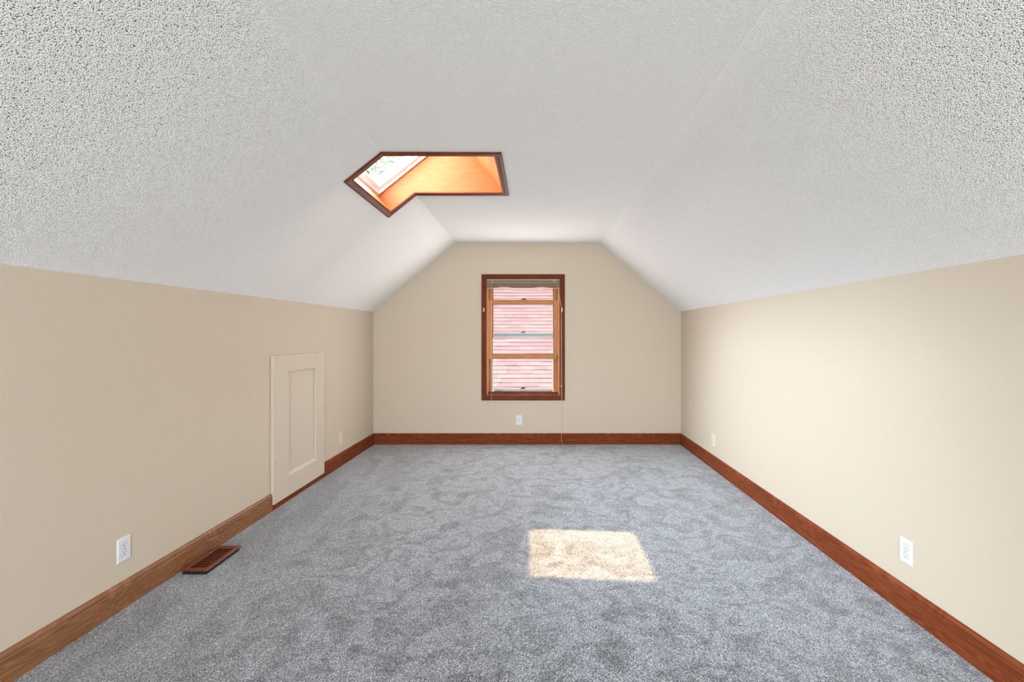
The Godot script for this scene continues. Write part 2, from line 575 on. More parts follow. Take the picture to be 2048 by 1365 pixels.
func _popcorn(ce: Node3D) -> void:
	# sprayed texture: patches of close-set grains with gaps here and there, laid edge to edge over the three planes
	var r := RandomNumberGenerator.new()
	r.seed = 4242
	var size := 0.12
	var spots := [[], [], []]
	var low := func(d: float) -> Vector2: return Vector2(xl(d), yl(d))
	var crease := func(d: float) -> Vector2: return Vector2(xc(d), YC)
	var crease2 := func(d: float) -> Vector2: return Vector2(xd(d), YD)
	var right := func(d: float) -> Vector2: return Vector2(xr(d), yr(d))
	var hole := func(d: float) -> Vector2: return slope_point(d, HOLE_X - 0.036)
	var hole2 := func(d: float) -> Vector2: return Vector2(HOLE_X2 + 0.047, lerpf(YC, YD, (HOLE_X2 + 0.047 - xc(d)) / (xd(d) - xc(d))))
	var n0 := 0.55
	var hn := HOLE_NEAR - 0.047
	var hf := HOLE_FAR + 0.047
	for q in [[low, crease, n0, hn], [low, hole, hn, hf], [low, crease, hf, BACK], [crease, crease2, n0, hn], [hole2, crease2, hn, hf], [crease, crease2, hf, BACK], [crease2, right, n0, BACK]]:
		var cols := int(ceil((q[3] - q[2]) / size))
		var mid: float = (q[2] + q[3]) * 0.5
		var wide: float = (q[1].call(mid) - q[0].call(mid)).length()
		var rows := int(ceil(wide / size))
		for i in cols:
			var d: float = lerpf(q[2], q[3], (i + 0.5) / cols)
			var a: Vector2 = q[0].call(d)
			var b: Vector2 = q[1].call(d)
			var e := (b - a) / rows
			var ux := Vector3(e.x, e.y, 0) / size
			var uz := Vector3(0, 0, (q[3] - q[2]) / cols / size)
			var n := Vector3(e.y, -e.x, 0).normalized()
			for j in rows:
				var p := a + e * (j + 0.5)
				var sx: float = [-1.0, 1.0][r.randi() % 2]
				var sz: float = [-1.0, 1.0][r.randi() % 2]
				var bs := Basis(ux * sx, n, uz * sz)
				if r.randi() % 2:
					bs = Basis(uz * sz, n, ux * sx)
				spots[r.randi() % 3].append(Transform3D(bs, Vector3(p.x, p.y, -d)))
	var grid := 33
	for v in 3:
		var st := begin()
		st.set_smooth_group(0)
		var high := FastNoiseLite.new()
		high.seed = 60 + v
		high.frequency = 55.0
		for gx in grid:
			for gz in grid:
				if r.randf() < 0.04:
					continue
				var at := Vector3(((gx + 0.5 + r.randf_range(-0.4, 0.4)) / grid - 0.5) * size, 0, ((gz + 0.5 + r.randf_range(-0.4, 0.4)) / grid - 0.5) * size)
				var gr := r.randf_range(0.0018, 0.0031)
				var gh := r.randf_range(0.0006, 0.0016) * (1.0 + 0.4 * high.get_noise_2d(at.x, at.z))
				var ring := []
				var base := []
				st.set_color(Color.WHITE * r.randf_range(0.88, 1.0))   # perlite and chips of slightly different tone
				for k in 6:
					var aa := TAU * k / 6.0 + gx
					var dv := Vector3(cos(aa), 0, sin(aa))
					base.append(at + dv * gr * r.randf_range(0.9, 1.1))
					ring.append(at + dv * gr * 0.70 * r.randf_range(0.9, 1.1) + Vector3(0, gh * 0.75, 0))
				var tip := at + Vector3(0, gh, 0)
				for k in 6:
					var k2 := (k + 1) % 6
					tri(st, base[k2], base[k], ring[k])
					tri(st, base[k2], ring[k], ring[k2])
					tri(st, ring[k2], ring[k], tip)
		var mm := MultiMesh.new()
		mm.transform_format = MultiMesh.TRANSFORM_3D
		var mesh := mesh_of(st)
		mesh.surface_set_material(0, mats.popcorn_grain)
		mm.mesh = mesh
		mm.instance_count = spots[v].size()
		for k in spots[v].size():
			mm.set_instance_transform(k, spots[v][k])
		var o := MultiMeshInstance3D.new()
		o.name = "popcorn_texture"
		o.multimesh = mm
		o.set_meta("kind", "stuff")
		ce.add_child(o, true)

# ================= baseboards =================
func base_profile(h := 0.131) -> PackedVector2Array:
	# x up, y out from the wall
	var c := h - 0.131
	return PackedVector2Array([Vector2(-0.02, 0), Vector2(-0.02, 0.015), Vector2(0.103 + c, 0.015), Vector2(0.1055 + c, 0.0125), Vector2(0.1085 + c, 0.0125), Vector2(0.112 + c, 0.0142), Vector2(0.119 + c, 0.0128), Vector2(0.126 + c, 0.0080), Vector2(0.1285 + c, 0.0045), Vector2(0.131 + c, 0.0035), Vector2(0.131 + c, 0)])

const PANEL_D0 := 3.325
const PANEL_D1 := 4.105
const PANEL_Y0 := 0.043
const PANEL_Y1 := 1.148

func wall_l(d: float, y: float, out := 0.0) -> Vector3:
	return Vector3(xl(d) + out, y, -d)

func wall_r(d: float, y: float, out := 0.0) -> Vector3:
	return Vector3(xr(d) - out, y, -d)

func _baseboards() -> void:
	var bl := thing("baseboard_left", "wooden baseboard along the left knee wall, cut around the access panel", "baseboard", Vector3.ZERO, 0.0, "structure")
	var st := begin()
	moulding(st, base_profile(0.128), wall_l(FRONT, 0), wall_l(PANEL_D0 - 0.004, 0), Vector3.UP, Vector3.RIGHT)
	part("board", st, mats.walnut_wood, bl).set_meta("label", "lighter walnut-coloured board")
	st = begin()
	moulding(st, base_profile(), wall_l(PANEL_D1 + 0.003, 0), wall_l(BACK, 0), Vector3.UP, Vector3.RIGHT, 0, 0, 0, -1.0)
	part("board", st, mats.stained_wood, bl)
	st = begin()
	moulding(st, PackedVector2Array([Vector2(-0.02, 0), Vector2(-0.02, 0.013), Vector2(PANEL_Y0 - 0.001, 0.013), Vector2(PANEL_Y0 - 0.001, 0)]), wall_l(PANEL_D0 - 0.003, 0), wall_l(PANEL_D1 + 0.002, 0), Vector3.UP, Vector3.RIGHT)
	part("board", st, mats.stained_wood, bl)
	var bb := thing("baseboard_back", "dark reddish baseboard under the gable window", "baseboard", Vector3.ZERO, 0.0, "structure")
	st = begin()
	moulding(st, base_profile(), Vector3(xl(BACK), 0, -BACK), Vector3(xr(BACK), 0, -BACK), Vector3.UP, Vector3(0, 0, 1), 0, 0, 1.0, -1.0)
	part("board", st, mats.stained_wood, bb)
	var br := thing("baseboard_right", "reddish brown baseboard along the right knee wall", "baseboard", Vector3.ZERO, 0.0, "structure")
	var joints := [FRONT, 2.99, BACK]
	for k in 2:
		st = begin()
		moulding(st, base_profile(), wall_r(joints[k] + (0.0 if k == 0 else 0.0006), 0), wall_r(joints[k + 1] - (0.0006 if k == 0 else 0.0), 0), Vector3.UP, Vector3.LEFT, 0, 0, 0, -1.0 if k == 1 else 0.0)
		part("board", st, mats.stained_wood, br)

# ================= gable window =================
const WX0 := -0.572
const WX1 := 0.302
const WY0 := 0.582
const WY1 := 1.966

func casing_profile(w: float, t: float) -> PackedVector2Array:
	return PackedVector2Array([Vector2(0, 0), Vector2(0, 0.5 * t), Vector2(0.10 * w, 0.72 * t), Vector2(0.20 * w, 0.62 * t), Vector2(0.45 * w, 0.80 * t), Vector2(0.72 * w, 0.98 * t), Vector2(0.86 * w, t), Vector2(0.96 * w, 0.9 * t), Vector2(w, 0.7 * t), Vector2(w, 0)])

func _window() -> void:
	var w := thing("window_1", "double-hung wooden window with raised lower sash in the gable wall", "window", Vector3(-0.135, WY0, -BACK), 0.0, "structure")
	var o := -w.position
	var cw := 0.058
	var prof := casing_profile(cw, 0.017)
	var fz := Vector3(0, 0, 1)
	var z := -BACK
	var cs := [
		[Vector3(WX0, WY1, z), Vector3(WX1, WY1, z), Vector3.UP],
		[Vector3(WX1, WY0, z), Vector3(WX0, WY0, z), Vector3.DOWN],
		[Vector3(WX0, WY0, z), Vector3(WX0, WY1, z), Vector3.LEFT],
		[Vector3(WX1, WY1, z), Vector3(WX1, WY0, z), Vector3.RIGHT]]
	for c in cs:
		var st := begin()
		moulding(st, prof, c[0] + o, c[1] + o, c[2], fz, -1.0, 1.0)
		part("casing", st, mats.casing_wood, w)
	# jamb lining and stops
	var dep := 0.14
	var jm := 0.006
	for j in [[Vector3(WX0 + jm * 0.5, (WY0 + WY1) * 0.5, z - dep * 0.5), Vector3(jm, WY1 - WY0, dep)], [Vector3(WX1 - jm * 0.5, (WY0 + WY1) * 0.5, z - dep * 0.5), Vector3(jm, WY1 - WY0, dep)], [Vector3((WX0 + WX1) * 0.5, WY1 - jm * 0.5, z - dep * 0.5), Vector3(WX1 - WX0 - 2 * jm, jm, dep)]]:
		var st := begin()
		cbox(st, j[0] + o, j[1])
		part("jamb", st, mats.golden_oak, w)
	for sx in [[WX0 + jm, 0.012], [WX1 - jm - 0.014, 0.014]]:
		var st := begin()
		cbox(st, Vector3(sx[0] + sx[1] * 0.5, (WY0 + WY1) * 0.5, z - 0.018) + o, Vector3(sx[1], WY1 - WY0, 0.030), 0.003)
		part("stop", st, mats.golden_oak, w)
		st = begin()
		cbox(st, Vector3(sx[0] + sx[1] * 0.5 + (0.004 if sx[0] < 0 else -0.004), (WY0 + WY1) * 0.5, z - 0.088) + o, Vector3(sx[1] + 0.008, WY1 - WY0, 0.010), 0.002)
		part("parting_bead", st, mats.golden_oak, w)
	# sill
	var ss := begin()
	cbox(ss, Vector3(-0.135, WY0 + 0.007, z - 0.05) + o, Vector3(WX1 - WX0, 0.014, 0.09), 0.003)
	cbox(ss, Vector3(-0.135, WY0 + 0.022, z - 0.075) + o, Vector3(WX1 - WX0 - 0.03, 0.018, 0.05), 0.004)
	part("sill", ss, mats.casing_wood, w)

	# lower sash, raised
	var low := sash("lower_sash", w, o, -0.556, 0.281, 1.013, 1.7235, z - 0.055, 0.034, 0.049, 0.053, 0.063)
	lock("sash_lock", low, Vector3(-0.128, 1.7235, z - 0.05) + o)
	# upper sash behind it
	sash("upper_sash", w, o, -0.548, 0.273, 1.270, 1.96, z - 0.112, 0.032, 0.048, 0.045, 0.020, mats.aluminium)
	# storm window
	var sw := Node3D.new()
	sw.name = "storm_window"
	w.add_child(sw, true)
	for q in [[-0.566, -0.517], [0.230, 0.296]]:
		var st := begin()
		cbox(st, Vector3((q[0] + q[1]) * 0.5, (WY0 + WY1) * 0.5, z - 0.131) + o, Vector3(q[1] - q[0], WY1 - WY0, 0.010), 0.002)
		part("blind_stop", st, mats.golden_oak, w)
	for q in [[-0.555, -0.507], [0.220, 0.285]]:
		var st := begin()
		cbox(st, Vector3((q[0] + q[1]) * 0.5, (WY0 + WY1) * 0.5, z - 0.150) + o, Vector3(q[1] - q[0], WY1 - WY0, 0.024), 0.002)
		part("stile", st, mats.white_frame, sw)
	var rail := begin()
	cbox(rail, Vector3(-0.135, 1.316, z - 0.150) + o, Vector3(0.71, 0.022, 0.020), 0.002)
	cbox(rail, Vector3(-0.135, 1.290, z - 0.142) + o, Vector3(0.71, 0.026, 0.030), 0.003)
	part("meeting_rail", rail, mats.aluminium, sw)
	rail = begin()
	cbox(rail, Vector3(-0.135, 1.3035, z - 0.131) + o, Vector3(0.71, 0.004, 0.012))
	part("gasket", rail, mats.gasket, sw)
	rail = begin()
	cbox(rail, Vector3(-0.135, 0.630, z - 0.150) + o, Vector3(0.71, 0.030, 0.022), 0.003)
	part("bottom_rail", rail, mats.aluminium, sw)
	rail = begin()
	cbox(rail, Vector3(-0.135, 0.611, z - 0.142) + o, Vector3(0.71, 0.006, 0.012))
	part("gasket", rail, mats.gasket, sw)
	rail = begin()
	cbox(rail, Vector3(-0.135, 0.596, z - 0.128) + o, Vector3(0.78, 0.022, 0.040), 0.003)
	cbox(rail, Vector3(-0.135, WY1 - 0.012, z - 0.150) + o, Vector3(0.78, 0.030, 0.024), 0.002)
	part("frame", rail, mats.white_frame, sw)
	for y in [[1.303, 1.95], [0.62, 1.303]]:
		var st := begin()
		cbox(st, Vector3(-0.1365, (y[0] + y[1]) * 0.5, z - 0.152) + o, Vector3(0.712, y[1] - y[0], 0.003))
		part("pane", st, mats.window_glass, sw)
	lock("latch", sw, Vector3(-0.141, 1.327, z - 0.140) + o)
	lock("latch", sw, Vector3(-0.144, 0.645, z - 0.140) + o)
	# black spring bolts at the right stile
	for p in [Vector3(0.272, 1.040, z - 0.034), Vector3(0.288, 0.600, z - 0.034)]:
		var st := begin()
		cbox(st, p + o, Vector3(0.016, 0.040, 0.010), 0.002)
		cbox(st, p + Vector3(0.016, 0.006, 0.002) + o, Vector3(0.014, 0.034, 0.014), 0.003)
		cbox(st, p + Vector3(0.004, -0.012, 0.008) + o, Vector3(0.024, 0.010, 0.008), 0.002)
		part("spring_bolt", st, mats.black_metal, w)

func _rear_window() -> void:
	# the opposite gable has a window too; it lies behind the camera and lights the room from there
	var z := -FRONT
	var x0 := -0.83
	var x1 := 0.67
	var y0 := 0.71
	var y1 := 2.01
	var w := thing("window_3", "wide wooden window in the gable behind the camera", "window", Vector3(-0.08, y0, z), 0.0, "structure")
	var o := -w.position
	var prof := casing_profile(0.058, 0.017)
	for c in [[Vector3(x1, y1, z), Vector3(x0, y1, z), Vector3.UP], [Vector3(x0, y0, z), Vector3(x1, y0, z), Vector3.DOWN], [Vector3(x0, y1, z), Vector3(x0, y0, z), Vector3.LEFT], [Vector3(x1, y0, z), Vector3(x1, y1, z), Vector3.RIGHT]]:
		var st := begin()
		moulding(st, prof, c[0] + o, c[1] + o, c[2], Vector3(0, 0, -1), -1.0, 1.0)
		part("casing", st, mats.casing_wood, w)
	sash("sash", w, o, x0, x1, y0, (y0 + y1) * 0.5 + 0.02, z + 0.05, 0.034, 0.05, 0.04, 0.06)
	sash("sash", w, o, x0, x1, (y0 + y1) * 0.5 - 0.02, y1, z + 0.09, 0.034, 0.05, 0.05, 0.04)

func sash(called: String, w: Node3D, o: Vector3, x0: float, x1: float, y0: float, y1: float, z: float, dep: float, sw: float, top: float, bottom: float, low_rail: Material = null) -> Node3D:
	var s := Node3D.new()
	s.name = called
	w.add_child(s, true)
	for x in [x0 + sw * 0.5, x1 - sw * 0.5]:
		var st := begin()
		cbox(st, Vector3(x, (y0 + y1) * 0.5, z) + o, Vector3(sw, y1 - y0, dep), 0.003)
		part("stile", st, mats.golden_oak, s)
	for y in [[y1 - top, y1], [y0, y0 + bottom]]:
		var st := begin()
		cbox(st, Vector3((x0 + x1) * 0.5, (y[0] + y[1]) * 0.5, z) + o, Vector3(x1 - x0 - 2 * sw, y[1] - y[0], dep * 0.96), 0.003)
		part("rail", st, low_rail if low_rail and y[0] == y0 else mats.golden_oak, s)
	var gl := begin()
	cbox(gl, Vector3((x0 + x1) * 0.5, (y0 + bottom + y1 - top) * 0.5, z - dep * 0.15) + o, Vector3(x1 - x0 - 2 * sw, y1 - top - y0 - bottom, 0.003))
	part("pane", gl, mats.window_glass, s)
	return s

func lock(called: String, parent: Node3D, at: Vector3) -> void:
	# sash lock: a foot, a round cam and a lever
	var st := begin()
	cbox(st, at + Vector3(0, 0.003, 0), Vector3(0.062, 0.006, 0.016), 0.002)
	lathe(st, [[0.013, 0.006], [0.013, 0.016], [0.009, 0.020], [0.0, 0.021]], at, Vector3.UP)
	cbox(st, at + Vector3(0.018, 0.014, 0.004), Vector3(0.034, 0.007, 0.009), 0.002)
	part(called, st, mats.black_metal, parent)

# ================= skylight =================
const SU := Vector3(0.7799, 0.6259, 0)      # up the roof
const SN := Vector3(-0.6259, 0.7799, 0)     # out of the roof
const SO := Vector3(-1.1989, 2.3682, 0)     # lower inner edge, on the underside of the skylight frame

func sk(s: float, n: float, z: float) -> Vector3:
	return SO + SU * s + SN * n + Vector3(0, 0, z)

func _skylight() -> void:
	var w := thing("window_2", "roof skylight with orange plywood shaft and dark casing in the left slope", "skylight", Vector3.ZERO, 0.0, "structure")
	var L := 0.7635
	var zn := -HOLE_NEAR
	var zf := -HOLE_FAR
	var low := sk(0, -0.15, 0)          # the casing's inner edge on the slope
	var up := Vector3(HOLE_X2, YC - 0.002, 0)
	# shaft: two side panels cut to the pentagon, an upper and a lower panel
	var crease := Vector2(xc(3.1), YC)
	var pent := PackedVector2Array([Vector2(low.x, low.y), crease, Vector2(up.x, up.y), Vector2(sk(L, 0, 0).x, sk(L, 0, 0).y), Vector2(SO.x, SO.y)])
	for q in [[zf + 0.0015, zf - 0.012], [zn - 0.0015, zn + 0.012]]:
		var st := begin()
		prism(st, pent, func(p: Vector2, e: float) -> Vector3: return Vector3(p.x, p.y, lerpf(q[0], q[1], e)), Vector2(0.2, 0.1))
		part("shaft_panel", st, mats.shaft_plywood, w)
	var st2 := begin()
	var e0 := sk(L, 0, 0)
	_slab(st2, HOLE_NEAR - 0.012, HOLE_FAR + 0.012, func(_d: float) -> Vector2: return Vector2(up.x - 0.0015, up.y), func(_d: float) -> Vector2: return Vector2(e0.x - 0.0015, e0.y), SU, 0.012)
	part("shaft_panel", st2, mats.shaft_plywood, w)
	st2 = begin()
	_slab(st2, HOLE_NEAR - 0.012, HOLE_FAR + 0.012, func(_d: float) -> Vector2: return Vector2(low.x + 0.0015, low.y), func(_d: float) -> Vector2: return Vector2(SO.x + 0.0015, SO.y), -SU, 0.012)
	part("shaft_panel", st2, mats.shaft_plywood, w)

	# white frame, then the sash, then the pane
	var B := Basis(SU, SN, SU.cross(SN))
	var zm := (zn + zf) * 0.5
	var W := HOLE_FAR - HOLE_NEAR
	var fr := Node3D.new()
	fr.name = "frame"
	w.add_child(fr, true)
	for q in [[L * 0.5, zn - 0.011, L, 0.022], [L * 0.5, zf + 0.011, L, 0.022], [0.011, zm, 0.022, W - 0.044], [L - 0.011, zm, 0.022, W - 0.044]]:
		var st := begin()
		cbox(st, sk(q[0], 0.045, q[1]), Vector3(q[2], 0.09, q[3]), 0.002, B)
		part("frame_rail", st, mats.white_frame, fr)
	var sa := Node3D.new()
	sa.name = "sash"
	w.add_child(sa, true)
	for q in [[L * 0.5, zn - 0.041, L - 0.046, 0.037], [L * 0.5, zf + 0.041, L - 0.046, 0.037], [0.041, zm, 0.037, W - 0.12], [L - 0.041, zm, 0.037, W - 0.12]]:
		var st := begin()
		cbox(st, sk(q[0], 0.052, q[1]), Vector3(q[2], 0.064, q[3]), 0.003, B)
		part("sash_rail", st, mats.white_frame, sa)
	var gk := begin()
	for q in [[L * 0.5, zn - 0.0605, L - 0.12, 0.003], [L * 0.5, zf + 0.0605, L - 0.12, 0.003], [0.0605, zm, 0.003, W - 0.12], [L - 0.0605, zm, 0.003, W - 0.12]]:
		cbox(gk, sk(q[0], 0.045, q[1]), Vector3(q[2], 0.012, q[3]), 0.0, B)
	part("gasket", gk, mats.gasket, sa)
	var gl := begin()
	cbox(gl, sk(L * 0.5, 0.058, zm), Vector3(L - 0.118, 0.004, W - 0.118), 0.0, B)
	part("pane", gl, mats.window_glass, sa)

	# casing on the ceiling: bent over the crease
	var cw := 0.048
	var prof := casing_profile(cw, 0.015)
	var half := tan(deg_to_rad(38.75 * 0.5))
	var lo := low - Vector3(0, 0, 0)
	var cr := Vector3(crease.x, crease.y, 0)
	var dn := -SN
	var flat_dn := Vector3.DOWN
	var zN := Vector3(0, 0, zn)
	var zF := Vector3(0, 0, zf)
	var near := Vector3(0, 0, 1)
	var far := Vector3(0, 0, -1)
	var rows := [
		[lo + zN, lo + zF, -SU, dn, -1.0, 1.0, 0.0, 0.0],
		[cr + zN, lo + zN, near, dn, 0.0, 1.0, half, 0.0],
		[cr + zF, lo + zF, far, dn, 0.0, 1.0, half, 0.0],
		[cr + zN, up + zN, near, flat_dn, 0.0, 1.0, half, 0.0],
		[cr + zF, up + zF, far, flat_dn, 0.0, 1.0, half, 0.0],
		[up + zN, up + zF, Vector3.RIGHT, flat_dn, -1.0, 1.0, 0.0, 0.0]]
	for r in rows:
		var st := begin()
		moulding(st, prof, r[0], r[1], r[2], r[3], r[4], r[5], r[6], r[7])
		part("casing", st, mats.casing_wood, w)

# ================= outside =================
func _outside() -> void:
	var st := begin()
	prism(st, PackedVector2Array([Vector2(-40, -60), Vector2(40, -60), Vector2(40, 20), Vector2(-40, 20)]), func(p: Vector2, e: float) -> Vector3: return Vector3(p.x, -5.6 - 0.3 * e, p.y))
	tag(part("ground", st, mats.lawn, self), "lawn between the houses far below the attic", "ground", "structure")

	# the house next door: a red shingled roof slope faces the window
	var h := thing("neighbouring_house", "house next door with a pale red shingled roof outside the window", "house", Vector3(0, -5.6, -8.6))
	var pitch := deg_to_rad(45)
	var ev := Vector3(0, 4.2, 0)                 # eave, in the house's own axes
	var upv := Vector3(0, sin(pitch), -cos(pitch))
	var nv := Vector3(0, cos(pitch), sin(pitch))
	var run := 7.6
	st = begin()
	cbox(st, ev + upv * run * 0.5 - nv * 0.06, Vector3(12, 0.10, run), 0.0, Basis(Vector3.RIGHT, nv, Vector3.RIGHT.cross(nv)))
	cbox(st, ev + upv * run - nv * 0.06 + Vector3(0, -sin(pitch), -cos(pitch)) * run * 0.5, Vector3(12, 0.10, run), 0.0, Basis(Vector3.RIGHT, Vector3(0, cos(pitch), -sin(pitch)), Vector3.RIGHT.cross(Vector3(0, cos(pitch), -sin(pitch)))))
	part("roof_deck", st, mats.roof_felt, h)
	st = begin()
	var half := run * cos(pitch)
	prism(st, PackedVector2Array([Vector2(0.35, 0), Vector2(2 * half - 0.35, 0), Vector2(2 * half - 0.35, 4.3), Vector2(half, 4.2 + half - 0.15), Vector2(0.35, 4.3)]), func(p: Vector2, e: float) -> Vector3: return Vector3(lerpf(-5.7, 5.7, e), p.y, -p.x))
	part("house_wall", st, mats.siding, h)
	# shingles: single tabs where the window shows them, the rest joined
	var exposure := 0.127
	var tab := 0.300
	var tabs := []
	for v in 4:
		var s := begin()
		cbox(s, Vector3.ZERO, Vector3(tab, 0.020, 0.15), 0.001)
		tabs.append(mesh_of(s))
	var tilt := Basis(Vector3.RIGHT, nv, Vector3.RIGHT.cross(nv)).rotated(Vector3.RIGHT, -0.09)
	var rest := []
	for v in 4:
		rest.append(begin())
	var singles := 0
	var rows := int(run / exposure)
	for row in rows:
		for k in range(-19, 20):
			var off := 0.5 * (row % 2) + 0.17 * (row % 3)
			var x := (k + off) * (tab + 0.0025)
			var at := ev + upv * (exposure * row + 0.06) + nv * (0.010 + rng.randf_range(0, 0.003)) + Vector3(x, rng.randf_range(-0.003, 0.003), 0)
			var v := rng.randi() % 4
			if x > -1.35 and x < 0.75 and row > 15 and row < 56 and singles < 300:
				var o := inst("shingle", tabs[v], mats["shingle_%d" % v], h)
				o.transform = Transform3D(tilt, at)
				singles += 1
			else:
				cbox(rest[v], at, Vector3(tab, 0.020, 0.15), 0.0, tilt)
	for v in 4:
		var o := part("shingle_field", rest[v], mats["shingle_%d" % v], h)
		o.set_meta("kind", "stuff")

	_tree("leafy_tree", "leafy green tree seen through the skylight glass", Vector3(-3.35, -5.6, -7.05), 10.9, 1.15, 5)

func _tree(called: String, label: String, at: Vector3, tall: float, crown: float, sd: int) -> void:
	var t := thing(called, label, "tree", at)
	var r := RandomNumberGenerator.new()
	r.seed = sd
	var st := begin()
	tube(st, [Vector3(0, 0, 0), Vector3(0.1, tall * 0.3, 0), Vector3(-0.05, tall * 0.6, 0.1), Vector3(0, tall * 0.85, 0)], 0.16, 9)
	part("trunk", st, mats.trunk_bark, t)
	for b in 7:
		st = begin()
		var y := tall * r.randf_range(0.6, 0.84)
		var an := r.randf() * TAU
		var out := Vector3(cos(an), 0.7, sin(an)) * crown * r.randf_range(0.5, 0.8)
		tube(st, [Vector3(0, y, 0), Vector3(0, y, 0) + out * 0.5 + Vector3(0, 0.1, 0), Vector3(0, y, 0) + out], 0.045, 6)
		part("branch", st, mats.trunk_bark, t)
	st = begin()
	var c := Vector3(0, tall * 0.86, 0)
	for k in 6500:
		var d := Vector3(r.randfn(), r.randfn() * 0.95, r.randfn()).normalized() * crown * pow(r.randf(), 0.4)
		d += Vector3(sin(d.y * 3.1) * 0.2, 0, cos(d.x * 2.7) * 0.2)
		var p := c + d
		var a := Vector3(r.randfn(), r.randfn(), r.randfn()).normalized()
		var b := a.cross(Vector3(r.randfn(), r.randfn(), r.randfn())).normalized()
		var l := r.randf_range(0.018, 0.034)
		tri(st, p - a * l, p + b * l * 0.45, p + a * l)
		tri(st, p - a * l, p + a * l, p - b * l * 0.45)
	part("foliage", st, mats.leaf, t).set_meta("kind", "stuff")

# ================= access panel in the left knee wall =================
func _access_panel() -> void:
	var dm := (PANEL_D0 + PANEL_D1) * 0.5
	var W := PANEL_D1 - PANEL_D0
	var H := PANEL_Y1 - PANEL_Y0
	var t := thing("access_panel", "beige painted frame-and-panel access hatch screwed to the left knee wall", "hatch", Vector3(xl(dm), PANEL_Y0, -dm))
	# local axes: x out of the wall, y up, z towards the camera
	t.basis = Basis(Vector3(1, 0, 0), Vector3(0, 1, 0), Vector3((xl(PANEL_D0) - xl(PANEL_D1)) / W, 0, 1).normalized())
	var th := 0.021
	var back := 0.003
	# near stile, far stile, rails, recessed panel (z local: +W/2 is the camera side)
	var ns := 0.205     # near stile
	var fs := 0.155
	var tr := 0.135
	var br := 0.165
	var P := func(called: String, z0: float, z1: float, y0: float, y1: float, thick: float, bevel: float) -> void:
		var st := begin()
		cbox(st, Vector3(thick * 0.5, (y0 + y1) * 0.5, (z0 + z1) * 0.5), Vector3(thick, y1 - y0, z1 - z0), bevel)
		part(called, st, mats.panel_paint, t)
	var g := 0.0006
	P.call("panel", -W / 2 + fs - 0.01, W / 2 - ns + 0.01, br - 0.01, H - tr + 0.01, back, 0.0)
	P.call("stile", W / 2 - ns + g, W / 2, 0.0, H, th, 0.0015)
	P.call("stile", -W / 2, -W / 2 + fs - g, 0.0, H, th, 0.0015)
	P.call("rail", -W / 2 + fs, W / 2 - ns, H - tr, H, th - 0.0006, 0.0015)
	var st := begin()
	# bottom rail with a sloped, paint-filled top edge
	prism(st, PackedVector2Array([Vector2(0, 0), Vector2(th - 0.0006, 0), Vector2(th - 0.0006, br - 0.006), Vector2(th - 0.004, br), Vector2(0, br + 0.012)]), func(p: Vector2, e: float) -> Vector3: return Vector3(p.x, p.y, lerpf(-W / 2 + fs, W / 2 - ns, e)))
	part("rail", st, mats.panel_paint, t)
	st = begin()
	cbox(st, Vector3(th + 0.001, H * 0.565, -W / 2 + 0.035), Vector3(0.003, 0.028, 0.045), 0.001)
	part("paint_patch", st, mats.panel_paint, t)
	var zs := W / 2 - 0.025
	var ze := -W / 2 + 0.025
	var sp := begin()
	lathe(sp, [[0.0052, 0.0], [0.0052, 0.001], [0.0036, 0.0024], [0.0, 0.0028]], Vector3.ZERO, Vector3.RIGHT, 10)
	cbox(sp, Vector3(0.0026, 0, 0), Vector3(0.0012, 0.0012, 0.006))
	var sm := mesh_of(sp)
	for q in [[zs, H - 0.03], [0.01, H - 0.03], [ze, H - 0.03], [zs, H * 0.72], [ze, H * 0.71], [ze, H * 0.255], [zs, H * 0.275], [0.01, 0.03], [zs, 0.018], [ze, 0.018]]:
		var o := inst("screw", sm, mats.steel, t)
		o.position = Vector3(th, q[1], q[0])

